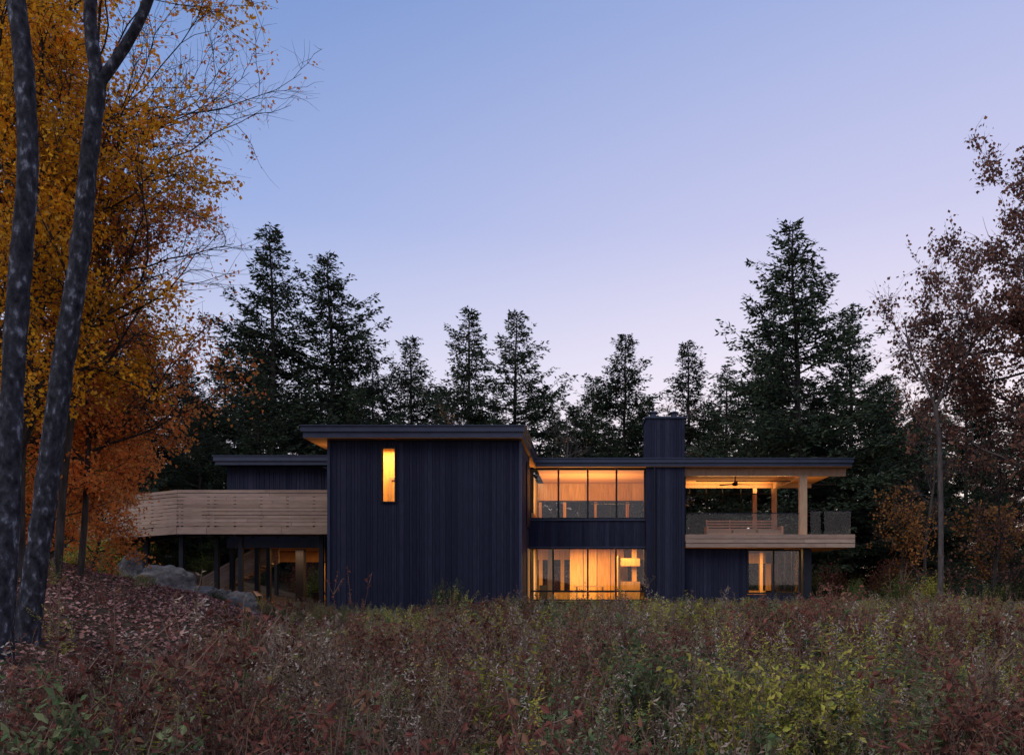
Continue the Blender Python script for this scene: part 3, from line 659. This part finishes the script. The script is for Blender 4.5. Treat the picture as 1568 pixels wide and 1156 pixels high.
for _ in range(2000):
    px=rr.uniform(-3,34); py=rr.uniform(31.5,45)
    if px<12.6 and py>36.6: continue
    k=pick(px,25); pts.append((px,py,g(px,py))); idx.append(rr.choice(KI[k])); rot.append((0,0,rr.uniform(0,6.28))); s=rr.uniform(.5,1.0); scl.append((s,s,s*.75))
for _ in range(500):
    px=rr.uniform(-20,-10.8); py=rr.uniform(31.5,37)
    k=pick(px,25); pts.append((px,py,g(px,py))); idx.append(rr.choice(KI[k])); rot.append((0,0,rr.uniform(0,6.28))); s=rr.uniform(.4,.8); scl.append((s,s,s*.8))
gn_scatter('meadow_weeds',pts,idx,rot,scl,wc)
print('weeds',len(pts))

# fallen leaves on the bank
n=110000; y_=rng.uniform(7,40,n); x_=-5.0-rng.random(n)*20
X0=-7.4-7.6*sst((y_-20)/15); ok=(x_<X0+1.5+1.2*rng.normal(0,.6,n)); x_=x_[ok];y_=y_[ok]
C=np.column_stack([x_,y_,height(x_,y_)+rng.uniform(0,.05,len(x_))])
th=rng.uniform(0,6.28,len(C)); D=np.column_stack([np.cos(th),np.sin(th),rng.normal(0,.25,len(C))]); S_=np.column_stack([-np.sin(th),np.cos(th),rng.normal(0,.45,len(C))])
L=rng.uniform(.05,.12,len(C))[:,None]; m_=C+D*L*.45
V=np.stack([C,m_+S_*L*.38+[0,0,.012],C+D*L,m_-S_*L*.38+[0,0,.012]],1)
link('fallen_leaves',mesh_np('fallen_leaves',V,np.arange(len(C)*4),[M_litter]))

def shrub(seed,mat,Hh=2.2,R=1.2,n=3200,leaf=.11):
    r=np.random.default_rng(seed); ac=Acc(); A=[];B=[];C=[]
    for i in range(60):
        a=r.uniform(0,6.28); el=r.uniform(.5,1.5); L=r.uniform(.5,1.0); e=np.array([R*L*math.cos(a)*math.cos(el)*1.4,R*L*math.sin(a)*math.cos(el)*1.4,Hh*L*math.sin(el)])
        mid=e*.5+np.array([0,0,.15]); A+= [np.zeros(3),mid];B+=[mid,e]
        u=r.uniform(.3,1.05,n//60)[:,None]; C.append(e*u+r.normal(0,.17,(n//60,3)))
    v,f=segs(np.array(A),np.array(B),.014,.006,3);ac.add(v,f,0)
    C=np.concatenate(C);v,f=leaves(C,leaf*r.uniform(.6,1.3,len(C)),leaf*.5,None,.12,r);ac.add(v,f,1)
    return ac.mesh('shrub',[M_bark2,mat])
sc=bpy.data.collections.new('shrub_kinds')
for i,(mt) in enumerate((M_green,M_needle,W_gold,W_red)): link('shrub_%d'%i,shrub(60+i,mt),coll=sc)
pts=[];idx=[];rot=[];scl=[]
for _ in range(420):
    px=rr.uniform(-60,60);py=rr.uniform(46,80); 
    pts.append((px,py,g(px,py)-.1));idx.append(rr.choice([0,1,1,0,3]));rot.append((0,0,rr.uniform(0,6.28)));s=rr.uniform(.6,1.4);scl.append((s,s,s))
for _ in range(80):
    px=rr.uniform(14,40);py=rr.uniform(34,46); pts.append((px,py,g(px,py)-.1));idx.append(rr.choice([0,1,2,0]));rot.append((0,0,rr.uniform(0,6.28)));s=rr.uniform(.4,1.0);scl.append((s,s,s))
for _ in range(50):
    px=rr.uniform(-34,-21);py=rr.uniform(35,46); pts.append((px,py,g(px,py)-.1));idx.append(rr.choice([0,1,2]));rot.append((0,0,rr.uniform(0,6.28)));s=rr.uniform(.5,1.2);scl.append((s,s,s))
for _ in range(26):
    px=rr.uniform(-20,-11);py=rr.uniform(28,34.2); pts.append((px,py,g(px,py)-.1));idx.append(rr.choice([0,2,0,3]));rot.append((0,0,rr.uniform(0,6.28)));s=rr.uniform(.2,.4);scl.append((s,s,s))
for px,py in ((-5.6,30.5),(-5.0,30.2),(12.3,36.3),(14,35)):
    pts.append((px,py,g(px,py)-.1));idx.append(0);rot.append((0,0,1));scl.append((.4,.4,.72))
gn_scatter('forest_undergrowth',pts,idx,rot,scl,sc)
tc=bpy.data.collections.new('distant_tree_kinds')
for i,m in enumerate(pines): link('distant_pine_%d'%i,m,coll=tc)
pts=[];idx=[];rot=[];scl=[]
for _ in range(210):
    py=rr.uniform(76,150); px=rr.uniform(-1.0,.9)*py
    h=rr.uniform(6.5,12)*(1.4 if px<-.25*py else 1)
    pts.append((px,py,g(px,py)-.3));idx.append(rr.randrange(5));rot.append((0,0,rr.uniform(0,6.28)));s=h/22;scl.append((s*1.25,s*1.25,s))
gn_scatter('distant_tree_line',pts,idx,rot,scl,tc)

# ------------------------------------------------------------------ sky / world
w=bpy.data.worlds.new('World'); scene.world=w; w.use_nodes=True; nt=w.node_tree; nt.nodes.clear()
out=nt.nodes.new('ShaderNodeOutputWorld'); bg=nt.nodes.new('ShaderNodeBackground'); nt.links.new(bg.outputs[0],out.inputs[0])
tcn=nt.nodes.new('ShaderNodeTexCoord'); sx=nt.nodes.new('ShaderNodeSeparateXYZ'); nt.links.new(tcn.outputs['Generated'],sx.inputs[0])
posn=[0,.10,.24,.40,.58,1]
left=ramp(nt,[(1.0,.80,.78),(.90,.82,.92),(.62,.66,.88),(.29,.42,.77),(.15,.285,.62),(.15,.25,.55)],sx.outputs['Z'],posn)
right=ramp(nt,[(1.25,.85,.60),(1.2,1.0,.93),(.92,.84,.96),(.62,.62,.87),(.41,.48,.79),(.2,.3,.6)],sx.outputs['Z'],posn)
dp=nt.nodes.new('ShaderNodeVectorMath'); dp.operation='DOT_PRODUCT'; nt.links.new(tcn.outputs['Generated'],dp.inputs[0]); dp.inputs[1].default_value=(.85,.53,0)
mr=nt.nodes.new('ShaderNodeMapRange'); mr.interpolation_type='SMOOTHSTEP'; mr.inputs[1].default_value=-.15; mr.inputs[2].default_value=.85; nt.links.new(dp.outputs['Value'],mr.inputs[0])
mx=nt.nodes.new('ShaderNodeMix'); mx.data_type='RGBA'; nt.links.new(mr.outputs[0],mx.inputs[0]); nt.links.new(left,mx.inputs[6]); nt.links.new(right,mx.inputs[7])
nt.links.new(mx.outputs[2],bg.inputs[0]); bg.inputs[1].default_value=1.0
sl=bpy.data.lights.new('front_fill','SUN'); sl.energy=1.6; sl.angle=math.radians(40); sl.color=(1.0,.91,.82)  # added soft fill from behind the camera; the real sun has already set
so=bpy.data.objects.new('front_fill',sl); COL.objects.link(so); so.rotation_euler=(math.radians(42),0,math.radians(-35))

# ------------------------------------------------------------------ camera
cd=bpy.data.cameras.new('camera'); cam=bpy.data.objects.new('camera',cd); COL.objects.link(cam)
cam.location=(0,0,1.7); cam.rotation_euler=(math.radians(90),0,0); cd.lens=28; cd.sensor_width=36
cd.shift_x=-.074; cd.shift_y=.199; cd.clip_end=6000; cd.clip_start=.05
scene.camera=cam
scene.view_settings.view_transform='Standard'; scene.view_settings.look='None'; scene.view_settings.exposure=0
